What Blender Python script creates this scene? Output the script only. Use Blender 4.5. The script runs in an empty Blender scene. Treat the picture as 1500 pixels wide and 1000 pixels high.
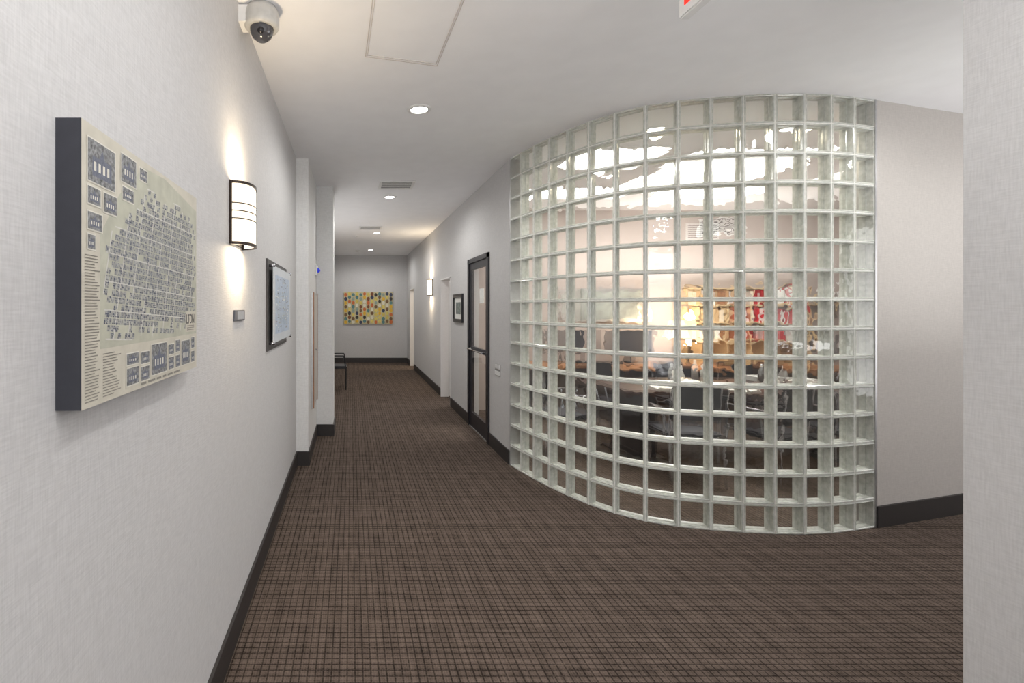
import bpy, bmesh, math, random
from mathutils import Vector, Matrix
random.seed(7)
scene = bpy.context.scene
try:
    scene.view_settings.view_transform = 'Standard'
    scene.view_settings.look = 'None'
except Exception:
    pass

H = 3.05      # ceiling height
CH = 1.57     # camera height
XL = -0.55    # left wall
XR = 1.58     # corridor right wall
YB = 13.6     # back wall

# ------------------------------------------------------------------ materials
def srgb(r, g, b):
    def c(v):
        v /= 255.0
        return v/12.92 if v <= 0.04045 else ((v+0.055)/1.055)**2.4
    return (c(r), c(g), c(b), 1)

def new_mat(name):
    m = bpy.data.materials.new(name); m.use_nodes = True
    nt = m.node_tree
    b = nt.nodes.get('Principled BSDF')
    return m, nt, b

def simple(name, col, rough=0.5, metal=0.0, spec=0.5, emit=None, es=0, noise=0.06, nscale=40, detail=2):
    m, nt, b = new_mat(name)
    b.inputs['Roughness'].default_value = rough
    b.inputs['Metallic'].default_value = metal
    b.inputs['Specular IOR Level'].default_value = spec
    tc = nt.nodes.new('ShaderNodeTexCoord')
    n = nt.nodes.new('ShaderNodeTexNoise'); n.inputs['Scale'].default_value = nscale; n.inputs['Detail'].default_value = detail
    nt.links.new(tc.outputs['Object'], n.inputs['Vector'])
    r = nt.nodes.new('ShaderNodeValToRGB')
    c = col
    r.color_ramp.elements[0].position = 0.3
    r.color_ramp.elements[1].position = 0.7
    r.color_ramp.elements[0].color = (c[0]*(1-noise), c[1]*(1-noise), c[2]*(1-noise), 1)
    r.color_ramp.elements[1].color = (min(1, c[0]*(1+noise)), min(1, c[1]*(1+noise)), min(1, c[2]*(1+noise)), 1)
    nt.links.new(n.outputs['Fac'], r.inputs['Fac'])
    nt.links.new(r.outputs['Color'], b.inputs['Base Color'])
    if emit:
        b.inputs['Emission Color'].default_value = emit
        b.inputs['Emission Strength'].default_value = es
    return m

def linen(name, col, amp=0.07, sc=230, bump=0.25):
    m, nt, b = new_mat(name)
    b.inputs['Roughness'].default_value = 0.75
    b.inputs['Specular IOR Level'].default_value = 0.25
    tc = nt.nodes.new('ShaderNodeTexCoord')
    outs = []
    for s in ((sc, sc, sc*0.10), (sc*0.10, sc*0.10, sc)):
        mp = nt.nodes.new('ShaderNodeMapping'); mp.inputs['Scale'].default_value = s
        nt.links.new(tc.outputs['Object'], mp.inputs['Vector'])
        n = nt.nodes.new('ShaderNodeTexNoise'); n.inputs['Scale'].default_value = 1.0
        n.inputs['Detail'].default_value = 2
        nt.links.new(mp.outputs['Vector'], n.inputs['Vector'])
        outs.append(n.outputs['Fac'])
    a = nt.nodes.new('ShaderNodeMath'); a.operation = 'ADD'
    nt.links.new(outs[0], a.inputs[0]); nt.links.new(outs[1], a.inputs[1])
    r = nt.nodes.new('ShaderNodeMapRange')
    r.inputs['From Min'].default_value = 0.7; r.inputs['From Max'].default_value = 1.3
    r.inputs['To Min'].default_value = 1-amp; r.inputs['To Max'].default_value = 1+amp
    nt.links.new(a.outputs[0], r.inputs['Value'])
    mx = nt.nodes.new('ShaderNodeVectorMath'); mx.operation = 'SCALE'
    mx.inputs[0].default_value = col[:3]
    nt.links.new(r.outputs[0], mx.inputs['Scale'])
    nt.links.new(mx.outputs[0], b.inputs['Base Color'])
    bp = nt.nodes.new('ShaderNodeBump'); bp.inputs['Strength'].default_value = bump
    bp.inputs['Distance'].default_value = 0.002
    nt.links.new(a.outputs[0], bp.inputs['Height'])
    nt.links.new(bp.outputs[0], b.inputs['Normal'])
    return m

def carpet(name, c_dark, c_light, p=0.034):
    m, nt, b = new_mat(name)
    b.inputs['Roughness'].default_value = 0.95
    b.inputs['Specular IOR Level'].default_value = 0.1
    tc = nt.nodes.new('ShaderNodeTexCoord')
    sp = nt.nodes.new('ShaderNodeSeparateXYZ')
    nt.links.new(tc.outputs['Object'], sp.inputs[0])
    def math(op, a, b_, clamp=False):
        n = nt.nodes.new('ShaderNodeMath'); n.operation = op; n.use_clamp = clamp
        for i, v in enumerate((a, b_)):
            if isinstance(v, (int, float)): n.inputs[i].default_value = v
            elif v is not None: nt.links.new(v, n.inputs[i])
        return n.outputs[0]
    def groove(out, pp):
        t = math('ABSOLUTE', math('SUBTRACT', math('FRACT', math('DIVIDE', math('ADD', out, 20.0), pp), None), 0.5), None)
        return math('MULTIPLY', math('SUBTRACT', 0.17, t, True), 5.9, True)
    g = math('MAXIMUM', groove(sp.outputs[0], p), groove(sp.outputs[1], p))
    g2 = math('MAXIMUM', groove(sp.outputs[0], p/3), groove(sp.outputs[1], p/3))
    # broad plaid modulation
    px = math('SINE', math('MULTIPLY', sp.outputs[0], 6.28318/(p*4)), None)
    py = math('SINE', math('MULTIPLY', sp.outputs[1], 6.28318/(p*4)), None)
    plaid = math('MULTIPLY', math('ADD', px, py), 0.045)
    n = nt.nodes.new('ShaderNodeTexNoise'); n.inputs['Scale'].default_value = 150
    n.inputs['Detail'].default_value = 3
    nt.links.new(tc.outputs['Object'], n.inputs['Vector'])
    def streak(sx, sy):
        n2 = nt.nodes.new('ShaderNodeTexNoise'); n2.inputs['Scale'].default_value = 1.0
        mp = nt.nodes.new('ShaderNodeMapping'); mp.inputs['Scale'].default_value = (sx, sy, 1)
        nt.links.new(tc.outputs['Object'], mp.inputs['Vector']); nt.links.new(mp.outputs['Vector'], n2.inputs['Vector'])
        return n2.outputs['Fac']
    st = math('ADD', streak(60, 5), streak(5, 60))
    v = math('ADD', math('MULTIPLY', n.outputs['Fac'], 0.8), math('MULTIPLY', st, 0.60))
    v = math('ADD', v, plaid)
    v = math('SUBTRACT', v, math('MULTIPLY', g, 0.50))
    v = math('SUBTRACT', v, math('MULTIPLY', g2, 0.18))
    v = math('SUBTRACT', v, 0.32, True)
    r = nt.nodes.new('ShaderNodeValToRGB')
    r.color_ramp.elements[0].color = c_dark; r.color_ramp.elements[1].color = c_light
    r.color_ramp.elements[0].position = 0.05; r.color_ramp.elements[1].position = 0.9
    nt.links.new(v, r.inputs['Fac'])
    nt.links.new(r.outputs['Color'], b.inputs['Base Color'])
    bp = nt.nodes.new('ShaderNodeBump'); bp.inputs['Strength'].default_value = 0.4
    bp.inputs['Distance'].default_value = 0.003
    nt.links.new(v, bp.inputs['Height']); nt.links.new(bp.outputs[0], b.inputs['Normal'])
    return m

def emis(name, col, s):
    m = bpy.data.materials.new(name); m.use_nodes = True
    nt = m.node_tree; nt.nodes.clear()
    e = nt.nodes.new('ShaderNodeEmission'); e.inputs[0].default_value = col; e.inputs[1].default_value = s
    o = nt.nodes.new('ShaderNodeOutputMaterial'); nt.links.new(e.outputs[0], o.inputs[0])
    return m

def schlick(nt, scale=1.0, normal=None):
    """reflectance of a thin sheet, identical from both sides"""
    lw = nt.nodes.new('ShaderNodeLayerWeight'); lw.inputs['Blend'].default_value = 0.5
    if normal: nt.links.new(normal, lw.inputs['Normal'])
    pw = nt.nodes.new('ShaderNodeMath'); pw.operation = 'POWER'; pw.inputs[1].default_value = 4.5
    nt.links.new(lw.outputs['Facing'], pw.inputs[0])
    ma = nt.nodes.new('ShaderNodeMath'); ma.operation = 'MULTIPLY_ADD'
    ma.inputs[1].default_value = 0.9*scale; ma.inputs[2].default_value = 0.05*scale; ma.use_clamp = True
    nt.links.new(pw.outputs[0], ma.inputs[0])
    return ma.outputs[0]

def clear_pane(name, tint=(0.95, 0.98, 0.96, 1), bump=0.3, scale=14, refl=1.0, refract=0.0):
    """thin clear glass sheet: transparent + gloss, wavy normal (optional refracted share)"""
    m = bpy.data.materials.new(name); m.use_nodes = True
    nt = m.node_tree; nt.nodes.clear()
    t = nt.nodes.new('ShaderNodeBsdfTransparent'); t.inputs[0].default_value = tint
    g = nt.nodes.new('ShaderNodeBsdfGlossy'); g.inputs['Roughness'].default_value = 0.04
    g.inputs[0].default_value = (1, 1, 1, 1)
    tc = nt.nodes.new('ShaderNodeTexCoord')
    n = nt.nodes.new('ShaderNodeTexNoise'); n.inputs['Scale'].default_value = scale; n.inputs['Detail'].default_value = 1
    nt.links.new(tc.outputs['Object'], n.inputs['Vector'])
    bp = nt.nodes.new('ShaderNodeBump'); bp.inputs['Strength'].default_value = bump; bp.inputs['Distance'].default_value = 0.02
    nt.links.new(n.outputs['Fac'], bp.inputs['Height'])
    nt.links.new(bp.outputs[0], g.inputs['Normal'])
    base = t.outputs[0]
    if refract > 0:
        rf = nt.nodes.new('ShaderNodeBsdfRefraction'); rf.inputs['Color'].default_value = tint
        rf.inputs['Roughness'].default_value = 0.01; rf.inputs['IOR'].default_value = 1.10
        bp2 = nt.nodes.new('ShaderNodeBump'); bp2.inputs['Strength'].default_value = 1.0; bp2.inputs['Distance'].default_value = 0.010
        nt.links.new(n.outputs['Fac'], bp2.inputs['Height']); nt.links.new(bp2.outputs[0], rf.inputs['Normal'])
        m2 = nt.nodes.new('ShaderNodeMixShader'); m2.inputs[0].default_value = refract
        nt.links.new(t.outputs[0], m2.inputs[1]); nt.links.new(rf.outputs[0], m2.inputs[2]); base = m2.outputs[0]
    mx = nt.nodes.new('ShaderNodeMixShader')
    nt.links.new(schlick(nt, refl), mx.inputs[0]); nt.links.new(base, mx.inputs[1]); nt.links.new(g.outputs[0], mx.inputs[2])
    o = nt.nodes.new('ShaderNodeOutputMaterial'); nt.links.new(mx.outputs[0], o.inputs[0])
    return m

def milky_glass(name, col):
    """side webs of a glass block: diffuse + translucent + glossy"""
    m = bpy.data.materials.new(name); m.use_nodes = True
    nt = m.node_tree; nt.nodes.clear()
    tc = nt.nodes.new('ShaderNodeTexCoord')
    n = nt.nodes.new('ShaderNodeTexNoise'); n.inputs['Scale'].default_value = 35
    nt.links.new(tc.outputs['Object'], n.inputs['Vector'])
    r = nt.nodes.new('ShaderNodeValToRGB')
    r.color_ramp.elements[0].position = .3; r.color_ramp.elements[1].position = .7
    r.color_ramp.elements[0].color = (col[0]*.82, col[1]*.84, col[2]*.82, 1); r.color_ramp.elements[1].color = (min(1, col[0]*1.1), min(1, col[1]*1.1), min(1, col[2]*1.1), 1)
    nt.links.new(n.outputs['Fac'], r.inputs['Fac'])
    d = nt.nodes.new('ShaderNodeBsdfDiffuse'); t = nt.nodes.new('ShaderNodeBsdfTranslucent')
    tr = nt.nodes.new('ShaderNodeBsdfTransparent'); g = nt.nodes.new('ShaderNodeBsdfGlossy'); g.inputs['Roughness'].default_value = .12
    for x in (d, t): nt.links.new(r.outputs[0], x.inputs[0])
    m1 = nt.nodes.new('ShaderNodeMixShader'); m1.inputs[0].default_value = .35
    nt.links.new(d.outputs[0], m1.inputs[1]); nt.links.new(t.outputs[0], m1.inputs[2])
    m2 = nt.nodes.new('ShaderNodeMixShader'); m2.inputs[0].default_value = .30
    nt.links.new(m1.outputs[0], m2.inputs[1]); nt.links.new(tr.outputs[0], m2.inputs[2])
    m3 = nt.nodes.new('ShaderNodeMixShader')
    nt.links.new(schlick(nt, .9), m3.inputs[0]); nt.links.new(m2.outputs[0], m3.inputs[1]); nt.links.new(g.outputs[0], m3.inputs[2])
    o = nt.nodes.new('ShaderNodeOutputMaterial'); nt.links.new(m3.outputs[0], o.inputs[0])
    return m

M_WALL = linen('wallcovering_linen', srgb(205, 204, 204))
M_PIL = linen('wallcovering_pilaster', srgb(228, 228, 227))
M_WALLR = linen('wallcovering_room', srgb(176, 164, 158), amp=0.03)
M_CEIL = simple('ceiling_paint', srgb(245, 245, 247), 0.85, noise=0.015, nscale=6, spec=0.2)
M_CARPET = carpet('carpet_weave', srgb(40, 34, 30), srgb(118, 104, 95))
M_BASE = simple('baseboard_dark', srgb(50, 46, 45), 0.5)
M_WHITE = simple('white_paint', srgb(232, 232, 231), 0.45, noise=0.02)
M_BLACK = simple('black_metal', srgb(34, 33, 38), 0.35)
M_DARK = simple('dark_grey', srgb(48, 49, 56), 0.55)
M_CHROME = simple('chrome', srgb(200, 200, 205), 0.2, metal=1.0, noise=0.02)
M_ALU = simple('aluminium', srgb(190, 190, 190), 0.35, metal=0.8)
M_BRONZE = simple('bronze', srgb(58, 48, 42), 0.35, metal=0.6)
M_WOOD = simple('wood_light', srgb(150, 105, 70), 0.4, noise=0.25, nscale=12)
M_WOODD = simple('wood_dark', srgb(64, 46, 40), 0.3, noise=0.25, nscale=12)
M_RED = simple('red_plastic', srgb(205, 30, 40), 0.4)
M_PAPER = simple('paper', srgb(235, 235, 230), 0.7)
M_BLUE = simple('blue_plastic', srgb(40, 60, 190), 0.35, emit=srgb(40, 60, 220), es=0.4)
M_SHADE = emis('sconce_shade_lit', (1.0, 0.86, 0.66, 1), 2.0)
M_LAMPSH = emis('lampshade_lit', (1.0, 0.72, 0.42, 1), 2.6)
M_LED = emis('downlight_lens', (1.0, 0.98, 0.95, 1), 14)
M_TROF = emis('fluorescent_lens', (1.0, 0.98, 0.96, 1), 9.0)
M_PANE = clear_pane('block_pane_front', tint=(.98, .99, .982, 1), bump=.08, refl=.9)
M_PANEB = clear_pane('block_pane_back', tint=(.98, .99, .982, 1), bump=.08, refl=.7, refract=.6, scale=14)
M_DGLASS = clear_pane('door_glass', tint=(0.93, 0.93, 0.91, 1), bump=0.01, refl=.8)
M_PGLASS = clear_pane('picture_glass', tint=(0.98, 0.99, 1, 1), bump=0.02, refl=.25)
M_BLKEDGE = milky_glass('glass_block_edge', srgb(238, 239, 235))
M_MORTAR = simple('mortar', srgb(230, 231, 226), 0.4, noise=0.08)

# ------------------------------------------------------------------ mesh builder
class MB:
    def __init__(self, name):
        self.name = name; self.bm = bmesh.new(); self.mats = []
    def mi(self, mat):
        if mat not in self.mats: self.mats.append(mat)
        return self.mats.index(mat)
    def box(self, x0, x1, y0, y1, z0, z1, mat, bevel=0.0, M=None):
        b = bmesh.new()
        vs = [b.verts.new((x, y, z)) for x in (x0, x1) for y in (y0, y1) for z in (z0, z1)]
        for q in ((0,1,3,2),(4,6,7,5),(0,4,5,1),(2,3,7,6),(0,2,6,4),(1,5,7,3)):
            b.faces.new([vs[i] for i in q])
        if bevel > 0:
            bmesh.ops.bevel(b, geom=b.edges[:], offset=bevel, segments=2, affect='EDGES')
        bmesh.ops.recalc_face_normals(b, faces=b.faces[:])
        self.merge(b, mat, M)
    def merge(self, b, mat, M=None, smooth=False):
        i = self.mi(mat); mp = {}
        for v in b.verts:
            mp[v] = self.bm.verts.new(M @ v.co if M else v.co)
        for f in b.faces:
            try:
                nf = self.bm.faces.new([mp[v] for v in f.verts]); nf.material_index = i; nf.smooth = smooth
            except ValueError: pass
        b.free()
    def cyl(self, p0, p1, r0, r1=None, mat=None, seg=16, M=None):
        if r1 is None: r1 = r0
        p0 = Vector(p0); p1 = Vector(p1); d = p1-p0
        b = bmesh.new()
        T = Matrix.Translation((p0+p1)/2) @ d.to_track_quat('Z', 'Y').to_matrix().to_4x4()
        bmesh.ops.create_cone(b, cap_ends=True, segments=seg, radius1=r0, radius2=max(r1, 1e-5), depth=d.length, matrix=T)
        self.merge(b, mat, M, smooth=seg > 8)
    def lathe(self, c, prof, mat, seg=24, M=None, a0=0, a1=2*math.pi):
        b = bmesh.new(); rows = []
        for r, z in prof:
            rows.append([b.verts.new((c[0]+r*math.cos(a0+(a1-a0)*k/seg), c[1]+r*math.sin(a0+(a1-a0)*k/seg), c[2]+z)) for k in range(seg)])
        for a, bb in zip(rows, rows[1:]):
            for k in range(seg):
                k2 = (k+1) % seg
                try: b.faces.new((a[k], a[k2], bb[k2], bb[k]))
                except ValueError: pass
        bmesh.ops.remove_doubles(b, verts=b.verts[:], dist=1e-5)
        bmesh.ops.recalc_face_normals(b, faces=b.faces[:])
        self.merge(b, mat, M, smooth=True)
    def poly(self, pts, mat, M=None):
        vs = [self.bm.verts.new(M @ Vector(p) if M else p) for p in pts]
        f = self.bm.faces.new(vs); f.material_index = self.mi(mat)
        return f
    def tube(self, pts, r, mat, seg=8, M=None):
        for a, b in zip(pts, pts[1:]): self.cyl(a, b, r, r, mat, seg, M)
    def done(self, M=None):
        me = bpy.data.meshes.new(self.name)
        if M: self.bm.transform(M)
        co = [v.co for v in self.bm.verts]
        c = Vector(((min(v.x for v in co)+max(v.x for v in co))/2, (min(v.y for v in co)+max(v.y for v in co))/2, min(v.z for v in co)))
        self.bm.transform(Matrix.Translation(-c))
        self.bm.to_mesh(me); self.bm.free()
        for m in self.mats: me.materials.append(m)
        o = bpy.data.objects.new(self.name, me); o.location = c
        scene.collection.objects.link(o)
        return o

def boxobj(name, *a, **k):
    m = MB(name); m.box(*a, **k); return m.done()

# ------------------------------------------------------------------ glass wall path
ctrl = [(1.58, 4.76), (1.80, 3.98), (2.13, 3.52), (2.66, 3.345), (3.22, 3.31), (3.73, 3.41)]
cp = [(1.56, 5.5)] + ctrl + [(4.2, 3.56)]
dense = []
for i in range(1, len(cp)-2):
    p0, p1, p2, p3 = [Vector(cp[j]) for j in (i-1, i, i+1, i+2)]
    for k in range(40):
        t = k/40
        dense.append(0.5*((2*p1)+(-p0+p2)*t+(2*p0-5*p1+4*p2-p3)*t*t+(-p0+3*p1-3*p2+p3)*t**3))
dense.append(Vector(cp[-2]))
L = [0]
for a, b in zip(dense, dense[1:]): L.append(L[-1]+(b-a).length)
NC = 15; NR = 15
def at(s):
    for i in range(len(L)-1):
        if L[i+1] >= s-1e-9:
            t = (s-L[i])/(L[i+1]-L[i]); return dense[i].lerp(dense[i+1], t)
    return dense[-1]
nodes = [at(L[-1]*k/NC) for k in range(NC+1)]

# ------------------------------------------------------------------ room shell
boxobj('floor', -3.5, 8, -4, YB+0.3, -0.1, 0, M_CARPET)
boxobj('ceiling', -3.5, 8, -4, YB+0.3, H, H+0.1, M_CEIL)
boxobj('wall_left', XL-0.15, XL, -4, 4.75, 0, H, M_WALL)
def seg_wall(name, x0, x1, segs, mat):
    m = MB(name)
    for (a, b, z0, z1) in segs: m.box(x0, x1, a, b, z0, z1, mat)
    return m.done()
boxobj('wall_left_recess', XL-0.15, -0.43, 4.75, 5.85, 0, H, M_PIL)
boxobj('wall_left_pilaster', XL-0.15, -0.226, 5.85, 6.25, 0, H, M_PIL)
boxobj('wall_left_far', XL-0.15, XL, 6.25, YB, 0, H, M_WALL)
boxobj('wall_back', XL-0.15, 8, YB, YB+0.15, 0, H, M_WALL)
D1 = (5.52, 6.39, 2.16); D2 = (7.60, 8.42, 2.06); D3 = (12.05, 12.85, 2.06)
for sg in [(4.76, D1[0], 0, H), (D1[0], D1[1], D1[2], H), (D1[1], D2[0], 0, H), (D2[0], D2[1], D2[2], H),
           (D2[1], D3[0], 0, H), (D3[0], D3[1], D3[2], H), (D3[1], YB, 0, H)]:
    seg_wall('wall_right', XR, XR+0.12, [sg], M_WALL)
p = Vector((3.73, 3.41)); d = Vector((0.97, 0.25)).normalized()
def ang_box(mb, p, d, s0, s1, t0, t1, z0, z1, mat):
    n = Vector((-d.y, d.x))
    M = Matrix(((d.x, n.x, 0, p.x), (d.y, n.y, 0, p.y), (0, 0, 1, 0), (0, 0, 0, 1)))
    mb.box(s0, s1, t0, t1, z0, z1, mat, M=M)
m = MB('wall_right_angled'); ang_box(m, p, d, 0.012, 4.4, 0, 0.12, 0, H, linen('wallcovering_warm', srgb(200, 195, 190))); m.done()
m = MB('baseboard_right_angled'); ang_box(m, p, d, 0.012, 4.3, -0.015, 0, 0, 0.15, M_BASE); m.done()
boxobj('wall_near_right', 1.92, 2.07, -4, 1.5, 0, H, M_WALL)
boxobj('wall_side_hall', 2.07, 8, 1.38, 1.5, 0, H, M_WALL)
boxobj('wall_end_right', 8, 8.12, -4, YB, 0, H, M_WALLR)
boxobj('wall_room_back', XR+0.12, 8, 7.3, 7.42, 0, H, M_WALLR)
boxobj('wall_partition', XR+0.12, 8, 11.0, 11.12, 0, H, M_WALLR)
boxobj('wall_side_room', 4.4, 4.5, 7.42, YB, 0, H, M_WHITE)
boxobj('wall_rear', -3.5, 2.07, -4.1, -4.0, 0, H, M_WALL)
BB = 0.14
boxobj('baseboard_left', XL, XL+0.014, -3.9, 4.75, 0, BB, M_BASE)
m = MB('baseboard_recess')
m.box(XL, -0.416, 4.736, 4.75, 0, BB, M_BASE)
m.box(-0.43, -0.416, 4.75, 5.836, 0, BB, M_BASE)
m.box(-0.43, -0.212, 5.836, 5.85, 0, BB, M_BASE)
m.box(-0.226, -0.212, 5.85, 6.264, 0, BB, M_BASE)
m.done()
boxobj('baseboard_back', XL, XR, YB-0.014, YB, 0, BB, M_BASE)
seg_wall('baseboard_right', XR-0.014, XR, [(4.78, D1[0]-0.05, 0, BB), (D1[1]+0.05, D2[0], 0, BB), (D2[1], D3[0], 0, BB), (D3[1], YB-0.014, 0, BB)], M_BASE)
boxobj('baseboard_near_right', 1.906, 1.92, -3.9, 1.5, 0, BB, M_BASE)

# ------------------------------------------------------------------ glass block wall
bh = H/NR
m = MB('glass_block_wall')
for c in range(NC):
    a, b = nodes[c], nodes[c+1]
    w = (b-a).length; dd = (b-a).normalized(); nn = Vector((-dd.y, dd.x))
    mid = (a+b)/2
    for r in range(NR):
        zc = (r+0.5)*bh
        M = Matrix(((dd.x, nn.x, 0, mid.x), (dd.y, nn.y, 0, mid.y), (0, 0, 1, zc), (0, 0, 0, 1)))
        o = (w/2-0.003, bh/2-0.003)
        def sq(ins, y): return [(-(o[0]-ins), y, -(o[1]-ins)), ((o[0]-ins), y, -(o[1]-ins)), ((o[0]-ins), y, (o[1]-ins)), (-(o[0]-ins), y, (o[1]-ins))]
        Ls = [sq(*l) for l in [(0, 0.0), (0.003, -0.005), (0.007, -0.007), (0.012, -0.003)]]
        for q0, q1 in zip(Ls, Ls[1:]):
            for k in range(4):
                m.poly([q0[k], q0[(k+1) % 4], q1[(k+1) % 4], q1[k]], M_BLKEDGE, M)
        m.poly(sq(0.012, -0.003), M_PANE, M)
        S = [sq(0.012, -0.003), sq(0.008, 0.02), sq(0.008, 0.036), sq(0.013, 0.040), sq(0.008, 0.044), sq(0.008, 0.062), sq(0.012, 0.078)]
        for q0, q1 in zip(S, S[1:]):
            for k in range(4):
                m.poly([q1[k], q1[(k+1) % 4], q0[(k+1) % 4], q0[k]], M_BLKEDGE, M)
        m.poly(sq(0.012, 0.078), M_PANEB, M)
        for q0, q1 in zip([sq(0.012, 0.078), sq(0.006, 0.083)], [sq(0.006, 0.083), sq(0, 0.078)]):
            for k in range(4):
                m.poly([q0[k], q0[(k+1) % 4], q1[(k+1) % 4], q1[k]], M_BLKEDGE, M)
for c in range(NC+1):
    q = nodes[c]
    da = (nodes[min(c+1, NC)]-nodes[max(c-1, 0)]).normalized(); nn = Vector((-da.y, da.x))
    M = Matrix(((da.x, nn.x, 0, q.x), (da.y, nn.y, 0, q.y), (0, 0, 1, 0), (0, 0, 0, 1)))
    m.box(-0.004, 0.004, -0.0015, 0.076, 0, H-0.001, M_MORTAR, M=M)
for c in range(NC):
    a, b = nodes[c], nodes[c+1]; w = (b-a).length; dd = (b-a).normalized(); nn = Vector((-dd.y, dd.x)); mid = (a+b)/2
    for r in range(NR+1):
        M = Matrix(((dd.x, nn.x, 0, mid.x), (dd.y, nn.y, 0, mid.y), (0, 0, 1, r*bh), (0, 0, 0, 1)))
        m.box(-w/2, w/2, -0.0005, 0.076, -0.0035 if 0 < r else 0.0, 0.0035 if r < NR else -0.0005, M_MORTAR, M=M)
m.done()
m = MB('trim_glass_wall')
m.box(XR-0.004, XR+0.1, 4.745, 4.765, 0, H, M_ALU)
ang_box(m, p, d, -0.004, 0.014, -0.008, 0.1, 0, H, M_ALU)
m.done()

# ------------------------------------------------------------------ ceiling fixtures
def add_light(name, kind, loc, power, col=(1, 1, 1), rot=(0, 0, 0), **kw):
    l = bpy.data.lights.new(name, kind); l.energy = power; l.color = col
    for k, v in kw.items(): setattr(l, k, v)
    o = bpy.data.objects.new(name, l); o.location = loc; o.rotation_euler = rot
    scene.collection.objects.link(o); return o

def downlight(x, y, power=52, col=(1, 0.985, 0.955)):
    m = MB('recessed_downlight')
    m.lathe((x, y, H), [(0.062, -0.004), (0.066, -0.010), (0.088, -0.006), (0.090, 0.0)], M_WHITE, 32)
    m.lathe((x, y, H), [(0.0, -0.005), (0.063, -0.004)], M_LED, 32)
    m.done()
    add_light('downlight_lamp', 'SPOT', (x, y, H-0.03), power, col, spot_size=math.radians(176), spot_blend=0.5, shadow_soft_size=0.06)
for (x, y) in [(0.505, 3.57), (0.51, 6.4), (0.50, 9.5), (0.49, 12.3)]:
    downlight(x, y)
downlight(0.6, 0.6, 33); downlight(0.6, -2.2, 38)
downlight(3.4, 2.45, 34); downlight(5.6, 2.6, 34)

def vent(x0, x1, y0, y1):
    m = MB('ceiling_vent')
    z = H
    for a in ((x0, x1, y0, y0+0.03), (x0, x1, y1-0.03, y1), (x0, x0+0.03, y0+0.03, y1-0.03), (x1-0.03, x1, y0+0.03, y1-0.03)):
        m.box(*a, z-0.012, z, M_WHITE)
    m.box(x0+0.03, x1-0.03, y0+0.03, y1-0.03, z-0.002, z, M_DARK)
    n = 6
    for i in range(n):
        y = y0+0.03+(y1-y0-0.06)*(i+0.5)/n
        m.box(x0+0.03, x1-0.03, y-0.010, y+0.010, z-0.009, z-0.006, M_WHITE)
    m.done()
vent(0.33, 0.75, 5.58, 5.95); vent(0.14, 0.56, 8.7, 9.05)
m = MB('sprinkler_head')
m.lathe((0.1, 9.9, H), [(0.0, -0.03), (0.02, -0.03), (0.022, -0.02), (0.012, -0.012), (0.035, -0.006), (0.04, 0)], M_WHITE); m.done()
m = MB('smoke_detector')
m.lathe((0.15, 12.4, H), [(0.0, -0.045), (0.03, -0.045), (0.045, -0.03), (0.06, -0.02), (0.065, 0)], M_WHITE); m.done()

m = MB('ceiling_access_panel')
M_SEAM = simple('seam', srgb(214, 208, 204), 0.8)
A = [(0.08, 2.82), (0.525, 2.93), (0.55, 2.05), (0.11, 2.0)]
c0 = Vector((0.32, 2.45))
def ring(f0, f1):
    o_ = [c0+(Vector(q)-c0)*f0 for q in A]; i_ = [c0+(Vector(q)-c0)*f1 for q in A]
    for k in range(4):
        f = [o_[k], o_[(k+1) % 4], i_[(k+1) % 4], i_[k]]
        top = [(v.x, v.y, H) for v in f]; bot = [(v.x, v.y, H-0.004) for v in f]
        m.poly(bot, M_SEAM)
        for j in range(4): m.poly([top[j], top[(j+1) % 4], bot[(j+1) % 4], bot[j]], M_SEAM)
ring(1.0, .985); ring(.95, .935)
m.done()

# security dome camera
m = MB('security_camera_dome')
cx, cy = XL+0.105, 2.37
m.lathe((cx, cy, H), [(0.0, 0), (0.072, 0), (0.076, -0.012), (0.082, -0.02), (0.086, -0.05), (0.086, -0.088), (0.078, -0.1), (0.062, -0.104), (0.058, -0.100)], simple('camera_housing', srgb(190, 190, 188), .4), 40)
m.lathe((cx, cy, H-0.10), [(0.058, 0), (0.056, -0.02), (0.046, -0.042), (0.026, -0.058), (0.0, -0.063)], simple('dome_smoked', srgb(70, 70, 75), 0.06, spec=0.8), 32)
m.cyl((cx+0.0, cy-0.04, H-0.13), (cx+0.01, cy-0.062, H-0.14), 0.016, 0.013, M_BLACK)
m.box(XL, cx-0.06, cy-0.05, cy+0.05, H-0.09, H-0.01, M_WHITE)
m.done()

# exit sign
m = MB('exit_sign')
X0 = 1.23; ya = 1.80; yb_ = 1.47
m.box(X0, X0+0.04, yb_, ya, 2.65, 2.86, M_WHITE, bevel=0.006)
m.cyl((X0+0.02, (ya+yb_)/2, 2.86), (X0+0.02, (ya+yb_)/2, H), 0.012, 0.012, M_WHITE)
m.cyl((X0+0.02, (ya+yb_)/2, H-0.02), (X0+0.02, (ya+yb_)/2, H), 0.05, 0.05, M_WHITE)
ME = emis('exit_red', (1.0, 0.06, 0.04, 1), 1.2)
def stroke(u0, u1, v0, v1):
    m.box(X0-0.002, X0, ya-0.035-u1, ya-0.035-u0, 2.685+v0, 2.685+v1, ME)
s = 0.018
stroke(0, s, 0, 0.13); stroke(s, .055, 0, s); stroke(s, .055, .056, .056+s); stroke(s, .055, .13-s, .13)
for k in range(8):
    t = k/7; stroke(.075+t*.042, .075+t*.042+s, .112*t, .112*t+s); stroke(.117-t*.042, .117-t*.042+s, .112*t, .112*t+s)
stroke(.155, .155+s, 0, .13); stroke(.195, .25, .13-s, .13); stroke(.214, .232, 0, .13-s)
m.done()

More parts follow.
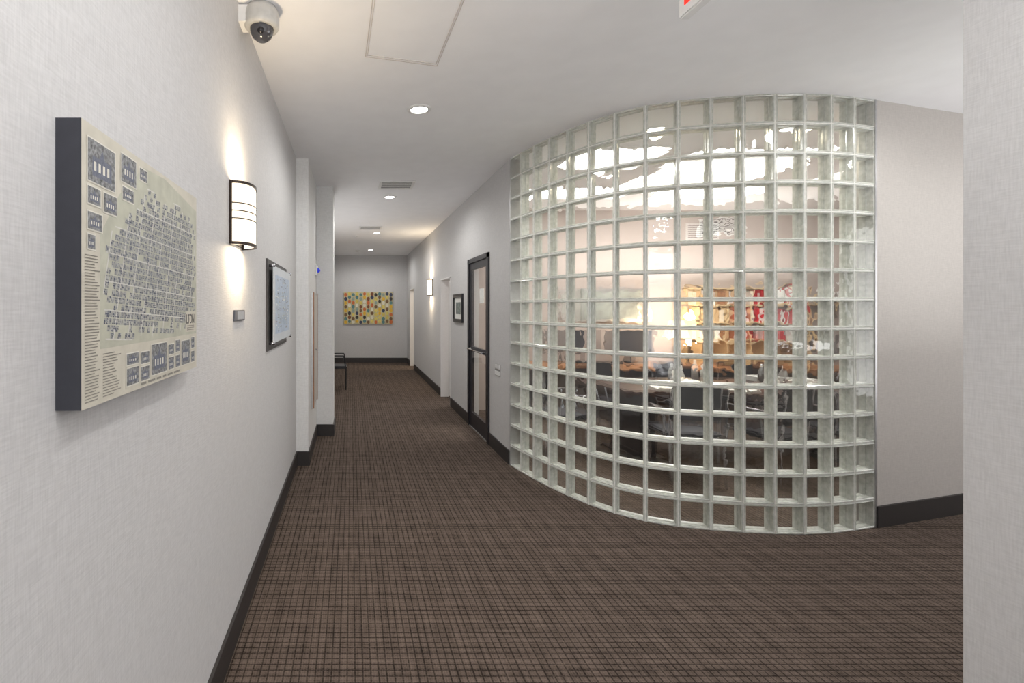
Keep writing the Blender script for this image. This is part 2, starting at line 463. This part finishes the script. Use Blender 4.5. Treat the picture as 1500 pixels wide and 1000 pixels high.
# ------------------------------------------------------------------ sconces
def sconce(side_x, y0, y1, z0, z1, sgn, power, name='wall_sconce'):
    m = MB(name)
    depth = 0.095; yc = (y0+y1)/2; hw = (y1-y0)/2
    def arc(k, n, ins=0.0):
        a = math.pi*k/n
        return (side_x+sgn*(depth-ins)*math.sin(a)**0.8, yc-(hw-ins)*math.cos(a))
    n = 20
    def band(za, zb, ins, mat, cap=False):
        for k in range(n):
            (xa, ya_), (xb, yb2) = arc(k, n, ins), arc(k+1, n, ins)
            m.poly([(xa, ya_, za), (xb, yb2, za), (xb, yb2, zb), (xa, ya_, zb)], mat)
            if cap:
                for zz in (za, zb):
                    m.poly([(xa, ya_, zz), (xb, yb2, zz), (side_x+(xb-side_x)*.86, yc+(yb2-yc)*.86, zz), (side_x+(xa-side_x)*.86, yc+(ya_-yc)*.86, zz)], mat)
    band(z0+0.008, z1-0.008, 0.005, M_SHADE)
    hh = z1-z0
    band(z0, z0+0.012, 0, M_BRONZE, True); band(z1-0.012, z1, 0, M_BRONZE, True)
    for f in (0.40, 0.52, .64): band(z0+hh*f, z0+hh*f+0.005, 0.001, M_BRONZE)
    bx = sorted((side_x, side_x+sgn*0.012))
    m.box(bx[0], bx[1], y0-0.006, y0+0.010, z0, z1, M_BRONZE)
    m.box(bx[0], bx[1], y1-0.010, y1+0.006, z0, z1, M_BRONZE)
    b4 = sorted((side_x, side_x+sgn*0.004))
    m.box(b4[0], b4[1], y0, y1, z0+0.01, z1-0.01, M_BRONZE)
    m.done()
    for zz, rx in ((z1+0.004, math.pi), (z0-0.004, 0)):
        add_light('sconce_lamp', 'AREA', (side_x+sgn*0.05, yc, zz), power, (1.0, 0.80, 0.54), (rx, 0, 0), shape='RECTANGLE', size=0.07, size_y=0.14)
sconce(XL, 2.15, 2.40, 1.856, 2.144, 1, 4.6)
sconce(XR, 9.3, 9.55, 1.80, 2.12, -1, 6.5)

# ------------------------------------------------------------------ left wall: map canvas
m = MB('canvas_map_print')
XF = XL+0.048; y0, y1, z0, z1 = 0.887, 1.543, 1.378, 1.922
M_CREAM = simple('map_cream', srgb(202, 197, 183), 0.7, noise=0.06, nscale=25)
M_GREEN = simple('map_green', srgb(186, 186, 170), 0.7, noise=0.10, nscale=20)
M_CITY = simple('map_city', srgb(164, 165, 162), 0.7, noise=0.25, nscale=110, detail=4)
M_BL = [simple('map_ink%d' % i, srgb(*c), 0.7, noise=0.2, nscale=300) for i, c in enumerate([(128, 131, 139), (150, 151, 150), (106, 110, 124), (178, 176, 168)])]
M_STREET = simple('map_street', srgb(202, 201, 194), 0.7)
M_INK = simple('map_text', srgb(140, 136, 128), 0.7)
M_PHO = simple('map_vignette', srgb(128, 129, 130), 0.7, noise=0.65, nscale=120, detail=6)
M_PHOE = simple('map_vignette_edge', srgb(218, 215, 204), 0.7)
M_SIDE = simple('canvas_side', srgb(50, 51, 58), 0.7)
m.box(XL, XF, y0, y1, z0, z1, M_SIDE)
W = y1-y0; HH = z1-z0
def pg(pts, mat, off):
    m.poly([(XF+off, y0+u*W, z0+v*HH) for u, v in pts], mat)
def q(u0, v0, u1, v1, mat, off=0.001): pg([(u0, v0), (u1, v0), (u1, v1), (u0, v1)], mat, off)
q(0, 0, 1, 1, M_CREAM, 0.0006)
region = [(.10, .20), (.995, .20), (.995, .92), (.60, .985), (.40, .97), (.22, .80), (.10, .62)]
pg(region, M_GREEN, 0.0009)
city = [(.115, .22), (.985, .21), (.992, .78), (.92, .86), (.74, .90), (.60, .87), (.44, .90), (.34, .78), (.20, .69), (.12, .60)]
def inside(u, v, P):
    c_ = False; j = len(P)-1
    for i in range(len(P)):
        if (P[i][1] > v) != (P[j][1] > v) and u < (P[j][0]-P[i][0])*(v-P[i][1])/(P[j][1]-P[i][1])+P[i][0]: c_ = not c_
        j = i
    return c_
def mapuv(s, t): return (-.04+.98*s+.20*t, .14+.90*t-.10*s+.14*s*t)
NI, NJ = 40, 34
random.seed(21)
for i in range(NI):
    for j in range(NJ):
        c4 = [mapuv((i+a)/NI, (j+b)/NJ) for a, b in ((.07, .09), (.93, .09), (.93, .91), (.07, .91))]
        uc, vc = mapuv((i+.5)/NI, (j+.5)/NJ)
        if not all(inside(a, b, city) for a, b in c4): continue
        near = not all(inside(uc+a, vc+b, city) for a, b in ((.06, 0), (-.06, 0), (0, .06), (0, -.06)))
        if near and random.random() < .40: continue
        if random.random() < .04: continue
        pg(c4, M_CITY, .0011)
        for k in range(9):
            if random.random() < .35: continue
            u, v = mapuv((i+.2+.3*(k % 3))/NI, (j+.2+.3*(k//3))/NJ)
            du, dv = random.uniform(.0014, .0046), random.uniform(.0014, .0046)
            pg([(u-du, v-dv+.001), (u+du, v-dv-.001), (u+du, v+dv-.001), (u-du, v+dv+.001)], M_BL[random.choice((0, 0, 1, 2, 3, 2))], .0014)
def line(s0, t0, s1, t1, wd):
    K = 60
    for k in range(K):
        a = mapuv(s0+(s1-s0)*k/K, t0+(t1-t0)*k/K); b = mapuv(s0+(s1-s0)*(k+1)/K, t0+(t1-t0)*(k+1)/K)
        if inside(*a, city) and inside(*b, city):
            dx, dy = b[0]-a[0], b[1]-a[1]; l_ = math.hypot(dx, dy); nx_, ny_ = -dy/l_*wd, dx/l_*wd
            pg([(a[0]-nx_, a[1]-ny_), (b[0]-nx_, b[1]-ny_), (b[0]+nx_, b[1]+ny_), (a[0]+nx_, a[1]+ny_)], M_STREET, .0013)
for i in range(0, NI+1, 4): line(i/NI, 0, i/NI, 1, .0030)
for j in range(0, NJ+1, 4): line(0, j/NJ, 1, j/NJ, .0030)
def vg(a, b, c_, d_):
    q(a-.004, b-.005, c_+.004, d_+.005, M_PHOE, .0016); q(a, b, c_, d_, M_PHO, .0018)
    # skyline of the small building engraving
    w_ = c_-a; h_ = d_-b
    pg([(a+.15*w_, b+.15*h_), (a+.85*w_, b+.15*h_), (a+.85*w_, b+.62*h_), (a+.6*w_, b+.62*h_), (a+.5*w_, b+.86*h_), (a+.4*w_, b+.62*h_), (a+.15*w_, b+.62*h_)], M_BL[2], .0019)
    for k in range(4):
        pg([(a+(.2+.16*k)*w_, b+.28*h_), (a+(.28+.16*k)*w_, b+.28*h_), (a+(.28+.16*k)*w_, b+.5*h_), (a+(.2+.16*k)*w_, b+.5*h_)], M_PHOE, .0020)
for v_ in [(.03, .80, .19, .95), (.23, .86, .34, .97), (.37, .91, .43, .96), (.03, .72, .10, .78), (.12, .71, .20, .78), (.24, .79, .32, .84), (.03, .63, .11, .69), (.03, .56, .07, .61)]:
    vg(*v_)
for (a, b, c_, d_) in [(.27, .03, .36, .10), (.27, .115, .36, .16), (.38, .03, .45, .09), (.38, .105, .45, .155), (.47, .04, .62, .18), (.64, .04, .70, .10), (.64, .115, .70, .165), (.72, .04, .77, .10), (.72, .12, .77, .18), (.79, .04, .90, .17), (.92, .04, .965, .10), (.92, .12, .965, .18)]:
    vg(a, b, c_, d_)
xx = .38
for wv in (.06, .08, .06, .05, .07, .09):
    q(xx, .012, xx+wv-.015, .022, M_INK, .0015); xx += wv
for r_ in range(50):
    v = .02+r_*.0105
    q(.015, v, .015+random.uniform(.05, .085), v+.0038, M_INK, .0013)
    if r_ < 16: q(.115, v, .115+random.uniform(.06, .12), v+.0038, M_INK, .0013)
pg([(.84, .215), (.985, .215), (.985, .33), (.84, .33)], M_CREAM, .0019)
for r_ in range(3):
    q(.86, .225+r_*.011, .96, .229+r_*.011, M_INK, .0021)
canvas = m.done()
def text_mesh(name, body, size, M, mat, parent=None):
    cu = bpy.data.curves.new(name, 'FONT'); cu.body = body; cu.size = size; cu.extrude = 0.0003; cu.align_x = 'LEFT'
    o = bpy.data.objects.new(name, cu); scene.collection.objects.link(o)
    dg = bpy.context.evaluated_depsgraph_get(); me = bpy.data.meshes.new_from_object(o.evaluated_get(dg))
    bpy.data.objects.remove(o)
    me.materials.clear(); me.materials.append(mat)
    ob = bpy.data.objects.new(name, me); scene.collection.objects.link(ob)
    ob.matrix_basis = M
    if parent:
        ob.parent = parent; ob.matrix_parent_inverse = Matrix.Translation(-parent.location)
    return ob
TM = Matrix(((0, 0, 1, XF+.0025), (.85, 0, 0, y0+.850*W), (0, 1.3, 0, z0+.262*HH), (0, 0, 0, 1)))
text_mesh('title_text', 'LTON', 0.032, TM, simple('title_ink', srgb(110, 108, 106), .7), canvas)

# room plaque
m = MB('room_plaque')
m.box(XL, XL+0.008, 2.22, 2.43, 1.505, 1.557, simple('plaque_body', srgb(92, 94, 102), .4), bevel=0.002)
m.box(XL+0.008, XL+0.009, 2.27, 2.41, 1.512, 1.550, simple('plaque_face', srgb(150, 155, 165), .4))
m.done()

# picture with standoff glass
m = MB('standoff_glass_picture')
M_PRINT = simple('print_pale', srgb(214, 217, 220), .6, noise=.05, nscale=7)
M_PRINT2 = simple('print_blue', srgb(186, 198, 214), .6, noise=.14, nscale=14, detail=5)
m.box(XL, XL+0.012, 3.06, 3.95, 1.286, 1.885, simple('frame_charcoal', srgb(72, 70, 70), .5), bevel=.002)
m.box(XL+0.036, XL+0.040, 3.12, 3.97, 1.335, 1.845, M_PRINT)
m.box(XL+0.040, XL+0.0402, 3.20, 3.89, 1.39, 1.79, M_PRINT2)
m.poly([(XL+.044, 3.10, 1.32), (XL+.044, 3.99, 1.32), (XL+.044, 3.99, 1.86), (XL+.044, 3.10, 1.86)], M_PGLASS)
for yy in (3.125, 3.965):
    for zz in (1.335, 1.845): m.cyl((XL+.012, yy, zz), (XL+.050, yy, zz), .011, .011, M_CHROME, 14)
random.seed(3)
for k in range(110):
    yy = random.uniform(3.22, 3.82); zz = random.uniform(1.40, 1.78)
    l_ = random.uniform(.01, .06); hgt = random.uniform(.003, .010)
    m.box(XL+.0402, XL+.0405, yy, yy+l_, zz, zz+hgt, random.choice((M_BL[3], M_BL[1], M_PAPER, M_BL[0])))
m.done()

# framed notice cabinet in the recess
m = MB('notice_cabinet')
m.box(-.429, -.405, 5.05, 5.60, .50, 1.73, M_ALU, bevel=.004)
m.box(-.405, -.400, 5.08, 5.57, .53, 1.70, simple('cabinet_panel', srgb(200, 194, 186), .4))
m.box(-.405, -.396, 5.05, 5.08, .50, 1.73, M_WOOD)
m.box(-.405, -.396, 5.57, 5.60, .50, 1.73, M_WOOD)
m.cyl((-.400, 5.33, 1.1), (-.380, 5.33, 1.1), .01, .01, M_CHROME)
m.done()
m = MB('fire_alarm_strobe')
m.box(-.429, -.405, 5.62, 5.74, 1.95, 2.07, M_WHITE, bevel=.006)
m.lathe((-.400, 5.68, 2.01), [(0, .03), (.02, .02), (.03, 0), (.02, -.02), (0, -.03)], M_BLUE)
m.done()
m = MB('wall_thermostat')
m.box(XL, XL+.03, 12.9, 13.05, 1.5, 1.62, M_WHITE, bevel=.004); m.box(XL+.03, XL+.032, 12.93, 13.02, 1.54, 1.6, M_DARK); m.done()

def chair(name, x, y, rot, seatmat, legmat, sh=.45):
    m = MB(name)
    m.box(-.23, .23, -.22, .22, sh-.05, sh, seatmat, bevel=.018)
    for sx in (-.2, .2):
        m.tube([(sx, -.2, 0.0), (sx*1.02, -.2, sh-.04)], .012, legmat)
        m.tube([(sx, .22, 0.0), (sx, .2, sh-.03), (sx, .26, .86)], .012, legmat)
        m.tube([(sx*1.15, .18, sh-.04), (sx*1.2, .16, sh+.2), (sx*1.2, -.16, sh+.2), (sx*1.02, -.2, sh-.04)], .011, legmat)
    m.box(-.21, .21, .215, .255, .56, .88, seatmat, bevel=.015)
    return m.done(Matrix.Translation((x, y, 0)) @ Matrix.Rotation(rot, 4, 'Z'))
chair('side_chair', -.31, 9.3, math.radians(90), M_BLACK, M_BLACK)

# ------------------------------------------------------------------ back wall painting (dots)
m = MB('dotted_canvas_painting')
px0, px1, pz0, pz1 = -.22, 1.17, 1.10, 2.0
YP = YB-.002
m.box(px0, px1, YP-.04, YP, pz0, pz1, simple('paint_bg', srgb(198, 188, 150), .6, noise=.15, nscale=10))
cols = [(222, 205, 110), (205, 110, 60), (60, 66, 90), (90, 130, 130), (225, 220, 200), (130, 80, 50), (150, 165, 150), (225, 180, 60), (60, 55, 50), (215, 195, 100), (120, 90, 60)]
DM = [simple('dot%d' % i, srgb(*c), .6, noise=.15) for i, c in enumerate(cols)]
random.seed(11)
nx, nz = 13, 8
for i in range(nx):
    for j in range(nz):
        x = px0+(px1-px0)*(i+.5)/nx; z = pz0+(pz1-pz0)*(j+.5)/nz+(.02 if i % 2 else -.02)
        rx, rz = .038+random.uniform(0, .010), .046+random.uniform(0, .012)
        z = min(max(z, pz0+rz), pz1-rz)
        m.poly([(x+rx*math.cos(a), YP-.0415, z+rz*math.sin(a)) for a in [k*math.pi/8 for k in range(16)]], random.choice(DM))
m.done()

# ------------------------------------------------------------------ right wall things
m = MB('door_1')
ya, yb_, zt = D1
fx0, fx1 = XR-.02, XR+.045
for (a, b) in ((ya-.05, ya+.012), (yb_-.012, yb_+.05)): m.box(fx0, XR, a, b, 0, zt+.04, M_BLACK)
m.box(fx0, XR, ya-.05, yb_+.05, zt-.012, zt+.045, M_BLACK)
for (a, b) in ((ya, ya+.012), (yb_-.012, yb_)): m.box(XR, fx1, a, b, 0, zt, M_BLACK)
m.box(XR, fx1, ya, yb_, zt-.012, zt, M_BLACK)
lx0, lx1 = XR-.002, XR+.034
a, b = ya+.014, yb_-.014
m.box(lx0, lx1, a, a+.09, .01, zt-.014, M_BLACK); m.box(lx0, lx1, b-.09, b, .01, zt-.014, M_BLACK)
m.box(lx0, lx1, a+.09, b-.09, .01, .20, M_BLACK); m.box(lx0, lx1, a+.09, b-.09, zt-.10, zt-.014, M_BLACK)
m.box(lx0, lx1, a+.09, b-.09, 1.00, 1.06, M_BLACK)
for (za, zb) in ((.20, 1.0), (1.06, zt-.10)):
    m.poly([(lx0+.006, a+.09, za), (lx0+.006, b-.09, za), (lx0+.006, b-.09, zb), (lx0+.006, a+.09, zb)], M_DGLASS)
m.tube([(lx0, a+.08, 1.03), (lx0-.05, a+.08, 1.03), (lx0-.05, b-.08, 1.03), (lx0, b-.08, 1.03)], .012, M_CHROME)
m.box(lx0-.003, lx0+.003, a+.17, a+.35, 1.62, 1.80, M_PAPER)
m.box(XR-.01, XR+.12, ya+.012, yb_-.012, 0, .010, M_ALU)
m.done()
def casing(name, D, mat):
    m = MB(name)
    m.box(XR-.012, XR+.132, D[0], D[0]+.02, 0, D[2], mat); m.box(XR-.012, XR+.132, D[1]-.02, D[1], 0, D[2], mat)
    m.box(XR-.012, XR+.132, D[0], D[1], D[2]-.02, D[2], mat); m.done()
casing('trim_2', D2, M_WHITE); casing('trim_3', D3, M_WHITE)
for nm, D in (('door_2', D2), ('door_3', D3)):
    m = MB(nm)
    m.box(XR+.14, XR+.90, D[1]-.005, D[1]+.035, .01, D[2]-.03, M_WHITE)
    m.cyl((XR+.83, D[1]-.05, 1.0), (XR+.83, D[1]-.005, 1.0), .012, .012, M_CHROME); m.cyl((XR+.83, D[1]-.06, 1.0), (XR+.73, D[1]-.06, 1.0), .01, .01, M_CHROME)
    m.done()
m = MB('framed_picture')
ya, yb_, za, zb = 6.74, 7.32, 1.35, 1.765
for a in ((ya, yb_, za, za+.05), (ya, yb_, zb-.05, zb), (ya, ya+.04, za+.05, zb-.05), (yb_-.04, yb_, za+.05, zb-.05)):
    m.box(XR-.03, XR, *a, M_BLACK)
m.box(XR-.01, XR, ya+.04, yb_-.04, za+.05, zb-.05, M_PAPER)
m.box(XR-.012, XR-.01, ya+.14, yb_-.14, za+.12, zb-.12, simple('pic', srgb(120, 130, 125), .5, noise=.5, nscale=20))
m.done()
m = MB('wall_switch_plate')
for zz in (.93, .86): m.box(XR-.010, XR, 5.08, 5.24, zz-.022, zz+.022, M_WHITE, bevel=.002)
m.box(XR-.004, XR, 5.07, 5.25, .83, .96, M_ALU)
m.done()

# ------------------------------------------------------------------ office behind the glass
def troffer(x0, x1, y0, y1):
    m = MB('fluorescent_ceiling_panel')
    for a in ((x0-.03, x1+.03, y0-.03, y0), (x0-.03, x1+.03, y1, y1+.03), (x0-.03, x0, y0, y1), (x1, x1+.03, y0, y1)):
        m.box(*a, H-.012, H, M_WHITE)
    m.box(x0, x1, y0, y1, H-.006, H, M_TROF)
    m.done()
troffer(2.25, 3.0, 4.5, 5.1); troffer(3.3, 4.5, 4.6, 5.2); troffer(2.4, 3.6, 6.0, 6.5); troffer(4.0, 5.2, 6.0, 6.5); troffer(5.3, 6.5, 4.9, 5.5)
for (x, y) in ((2.55, 4.02), (3.62, 3.95)):
    downlight(x, y, 25, (1, .85, .6))

m = MB('conference_table')
m.box(2.75, 5.3, 4.75, 5.65, .70, .745, M_WOODD, bevel=.01)
for x in (3.1, 4.95):
    m.box(x-.06, x+.06, 4.98, 5.42, .04, .70, M_BLACK); m.box(x-.10, x+.10, 4.85, 5.55, 0, .04, M_BLACK)
m.done()
for i, (x, y, r_) in enumerate([(3.1, 4.50, 172), (3.85, 4.45, 188), (4.6, 4.5, 172), (3.3, 5.95, 0), (4.1, 5.95, 5), (4.9, 5.9, -5), (2.35, 5.2, 90)]):
    chair('meeting_chair', x, y, math.radians(r_), M_BLACK if i % 2 else M_DARK, M_CHROME)
m = MB('office_desk')
m.box(2.6, 7.2, 6.62, 7.28, .72, .76, M_WOOD, bevel=.006)
for x in (2.65, 3.9, 5.3, 7.1): m.box(x-.03, x+.03, 6.66, 7.26, 0, .72, M_WOODD)
m.box(4.2, 5.2, 7.2, 7.24, .1, .72, M_WOODD)
m.done()
m = MB('desk_hutch')
hx0, hx1, hy0, hy1 = 4.90, 6.10, 6.98, 7.28
M_BEI = simple('hutch_beige', srgb(215, 190, 150), .5)
for x in (hx0, (hx0+hx1)/2, hx1): m.box(x-.012, x+.012, hy0, hy1, .761, 1.85, M_BEI)
for z in (1.1, 1.35, 1.6, 1.85): m.box(hx0-.012, hx1+.012, hy0, hy1, z-.012, z+.012, M_BEI)
m.box(hx0, hx1, hy1-.01, hy1, .77, 1.85, M_BEI)
random.seed(5)
for z in (1.112, 1.362, 1.612):
    x = hx0+.03
    while x < hx1-.08:
        if abs(x-(hx0+hx1)/2) < .07: x += .02; continue
        w = random.uniform(.03, .07); h_ = random.uniform(.16, .22)
        mat = random.choice([M_RED, M_RED, M_RED, M_PAPER, M_PAPER]) if x > (hx0+hx1)/2 else random.choice([M_PAPER, M_BEI, M_WOOD])
        if random.random() < .85: m.box(x, x+w, 7.00, 7.24, z, z+h_, mat)
        x += w+.005
m.done()
m = MB('desk_lamp')
lx, ly = 4.66, 6.86
m.lathe((lx, ly, .76), [(0, 0), (.08, 0), (.08, .015), (.03, .03), (.02, .08), (.05, .16), (.055, .22), (.02, .30), (.012, .42), (0, .42)], M_BRONZE)
m.lathe((lx, ly, 1.14), [(.17, 0), (.09, .24)], M_LAMPSH, 32)
m.done()
add_light('desk_lamp_bulb', 'POINT', (lx, ly, 1.45), 13, (1, .70, .40), shadow_soft_size=.06)
add_light('desk_lamp_bulb', 'POINT', (lx, ly-.02, 1.10), 10, (1, .70, .40), shadow_soft_size=.05)
def monitor(x, y, w=.5, h_=.32, rot=0):
    m = MB('computer_monitor')
    m.box(-w/2, w/2, -.02, .02, .16, .16+h_, M_BLACK, bevel=.006)
    m.box(-w/2+.015, w/2-.015, -.022, -.02, .175, .145+h_, M_DARK)
    m.box(-.03, .03, 0.02, .04, .02, .3, M_BLACK); m.box(-.12, .12, -.06, .1, 0, .015, M_BLACK)
    m.done(Matrix.Translation((x, y, .761)) @ Matrix.Rotation(rot, 4, 'Z'))
monitor(3.4, 7.0); monitor(6.5, 6.95); monitor(4.15, 7.02)
for (x, y) in ((3.45, 5.15), (4.38, 5.1), (4.9, 4.95), (3.95, 5.5)):
    mt = random.choice([M_PAPER, M_ALU, M_DARK]); m = MB('water_bottle')
    m.lathe((x, y, .745), [(0, 0), (.035, 0), (.035, .14), (.016, .18), (.014, .22), (0, .22)], mt, 16); m.done()
m = MB('paper_stack')
for (x, y, w, h_) in ((3.1, 4.85, .22, .03), (3.7, 4.85, .3, .015), (4.5, 5.3, .3, .05), (5.0, 5.3, .22, .02), (3.6, 5.2, .22, .02)):
    m.box(x, x+w, y, y+.2, .745, .745+h_, M_PAPER)
m.done()
m = MB('wall_shelf')
m.box(6.3, 7.6, 7.08, 7.3, 1.60, 1.63, M_BEI)
for x in (6.5, 7.4): m.box(x-.01, x+.01, 7.12, 7.3, 1.48, 1.60, M_ALU)
for x, h_ in ((6.45, .2), (6.6, .25), (6.78, .22), (7.1, .26), (7.2, .2)):
    m.cyl((x, 7.2, 1.63), (x, 7.2, 1.63+h_), .05, .045, M_WHITE)
m.done()
m = MB('framed_landscape')
m.box(3.5, 4.5, 7.27, 7.298, 1.35, 1.85, M_ALU); m.box(3.54, 4.46, 7.265, 7.27, 1.39, 1.81, simple('landscape', srgb(150, 155, 150), .6, noise=.4, nscale=5))
m.done()
m = MB('office_wall_vent')
m.box(5.1, 5.6, 7.285, 7.298, 2.6, 2.85, M_WHITE)
for k in range(7): m.box(5.13, 5.57, 7.278, 7.285, 2.63+k*.03, 2.64+k*.03, M_DARK)
m.done()
m = MB('waste_bin'); m.lathe((5.7, 6.3, 0), [(0, .005), (.11, 0), (.14, .32), (.13, .32), (.10, .01), (0, .01)], M_BLACK); m.done()

# ------------------------------------------------------------------ lights for side rooms, added fill lights
add_light('office_fill', 'AREA', (3.9, 5.6, H-.06), 42, (1, .96, .9), (0, 0, 0), size=1.2)  # added fill that boosts the troffers, no fixture of its own
add_light('office_ceiling_fill', 'AREA', (5.0, 6.9, 1.95), 22, (1, .97, .92), (math.pi, 0, 0), shape='RECTANGLE', size=3.0, size_y=.25)  # added upward fill to brighten the office ceiling, no fixture there
add_light('side_room_lamp', 'AREA', (3.0, 9.0, H-.05), 80, (1, .98, .95), (0, 0, 0), size=1.2)
add_light('far_room_lamp', 'AREA', (3.0, 12.4, H-.05), 60, (1, .85, .65), (0, 0, 0), size=1.0)
add_light('rear_fill', 'AREA', (0.7, -3.9, 1.5), 60, (.96, .97, 1), (math.radians(90), 0, 0), shape='RECTANGLE', size=2.3, size_y=2.4)  # added soft fill from behind the camera, the rear wall has no window
add_light('side_fill', 'AREA', (7.9, 2.6, 1.5), 34, (.98, .98, 1), (0, math.radians(90), 0), shape='RECTANGLE', size=2.2, size_y=2.0)  # added soft fill from the hall's right end, no window modelled
add_light('ceiling_fill_near', 'AREA', (0.9, -0.5, 1.60), 46, (1, .995, .98), (math.pi, 0, 0), size=1.2)  # added upward fill behind the camera, brightens the near ceiling
add_light('ceiling_fill_hall', 'AREA', (4.6, 2.1, 1.2), 20, (1, 1, .99), (math.pi, 0, 0), size=.9)  # added out-of-view fill lifting the side hall ceiling, no fixture
add_light('ceiling_fill_corridor', 'AREA', (-.42, 7.8, 1.6), 10, (1, .98, .95), (math.pi, 0, 0), shape='RECTANGLE', size=.18, size_y=2.4)  # added fill hidden past the pilaster, brightens the corridor ceiling

w = bpy.data.worlds.new('world'); scene.world = w; w.use_nodes = True
w.node_tree.nodes['Background'].inputs[0].default_value = (.8, .85, .9, 1)
w.node_tree.nodes['Background'].inputs[1].default_value = .5

# ------------------------------------------------------------------ camera
cd = bpy.data.cameras.new('camera'); cam = bpy.data.objects.new('camera', cd); scene.collection.objects.link(cam)
cam.location = (0, 0, CH); cam.rotation_euler = (math.radians(90), 0, 0)
cd.sensor_width = 36; cd.lens = 700/1500*36
cd.shift_x = (750-515)/1500; cd.shift_y = -(50)/1500
cd.clip_start = .05; cd.clip_end = 100
scene.camera = cam
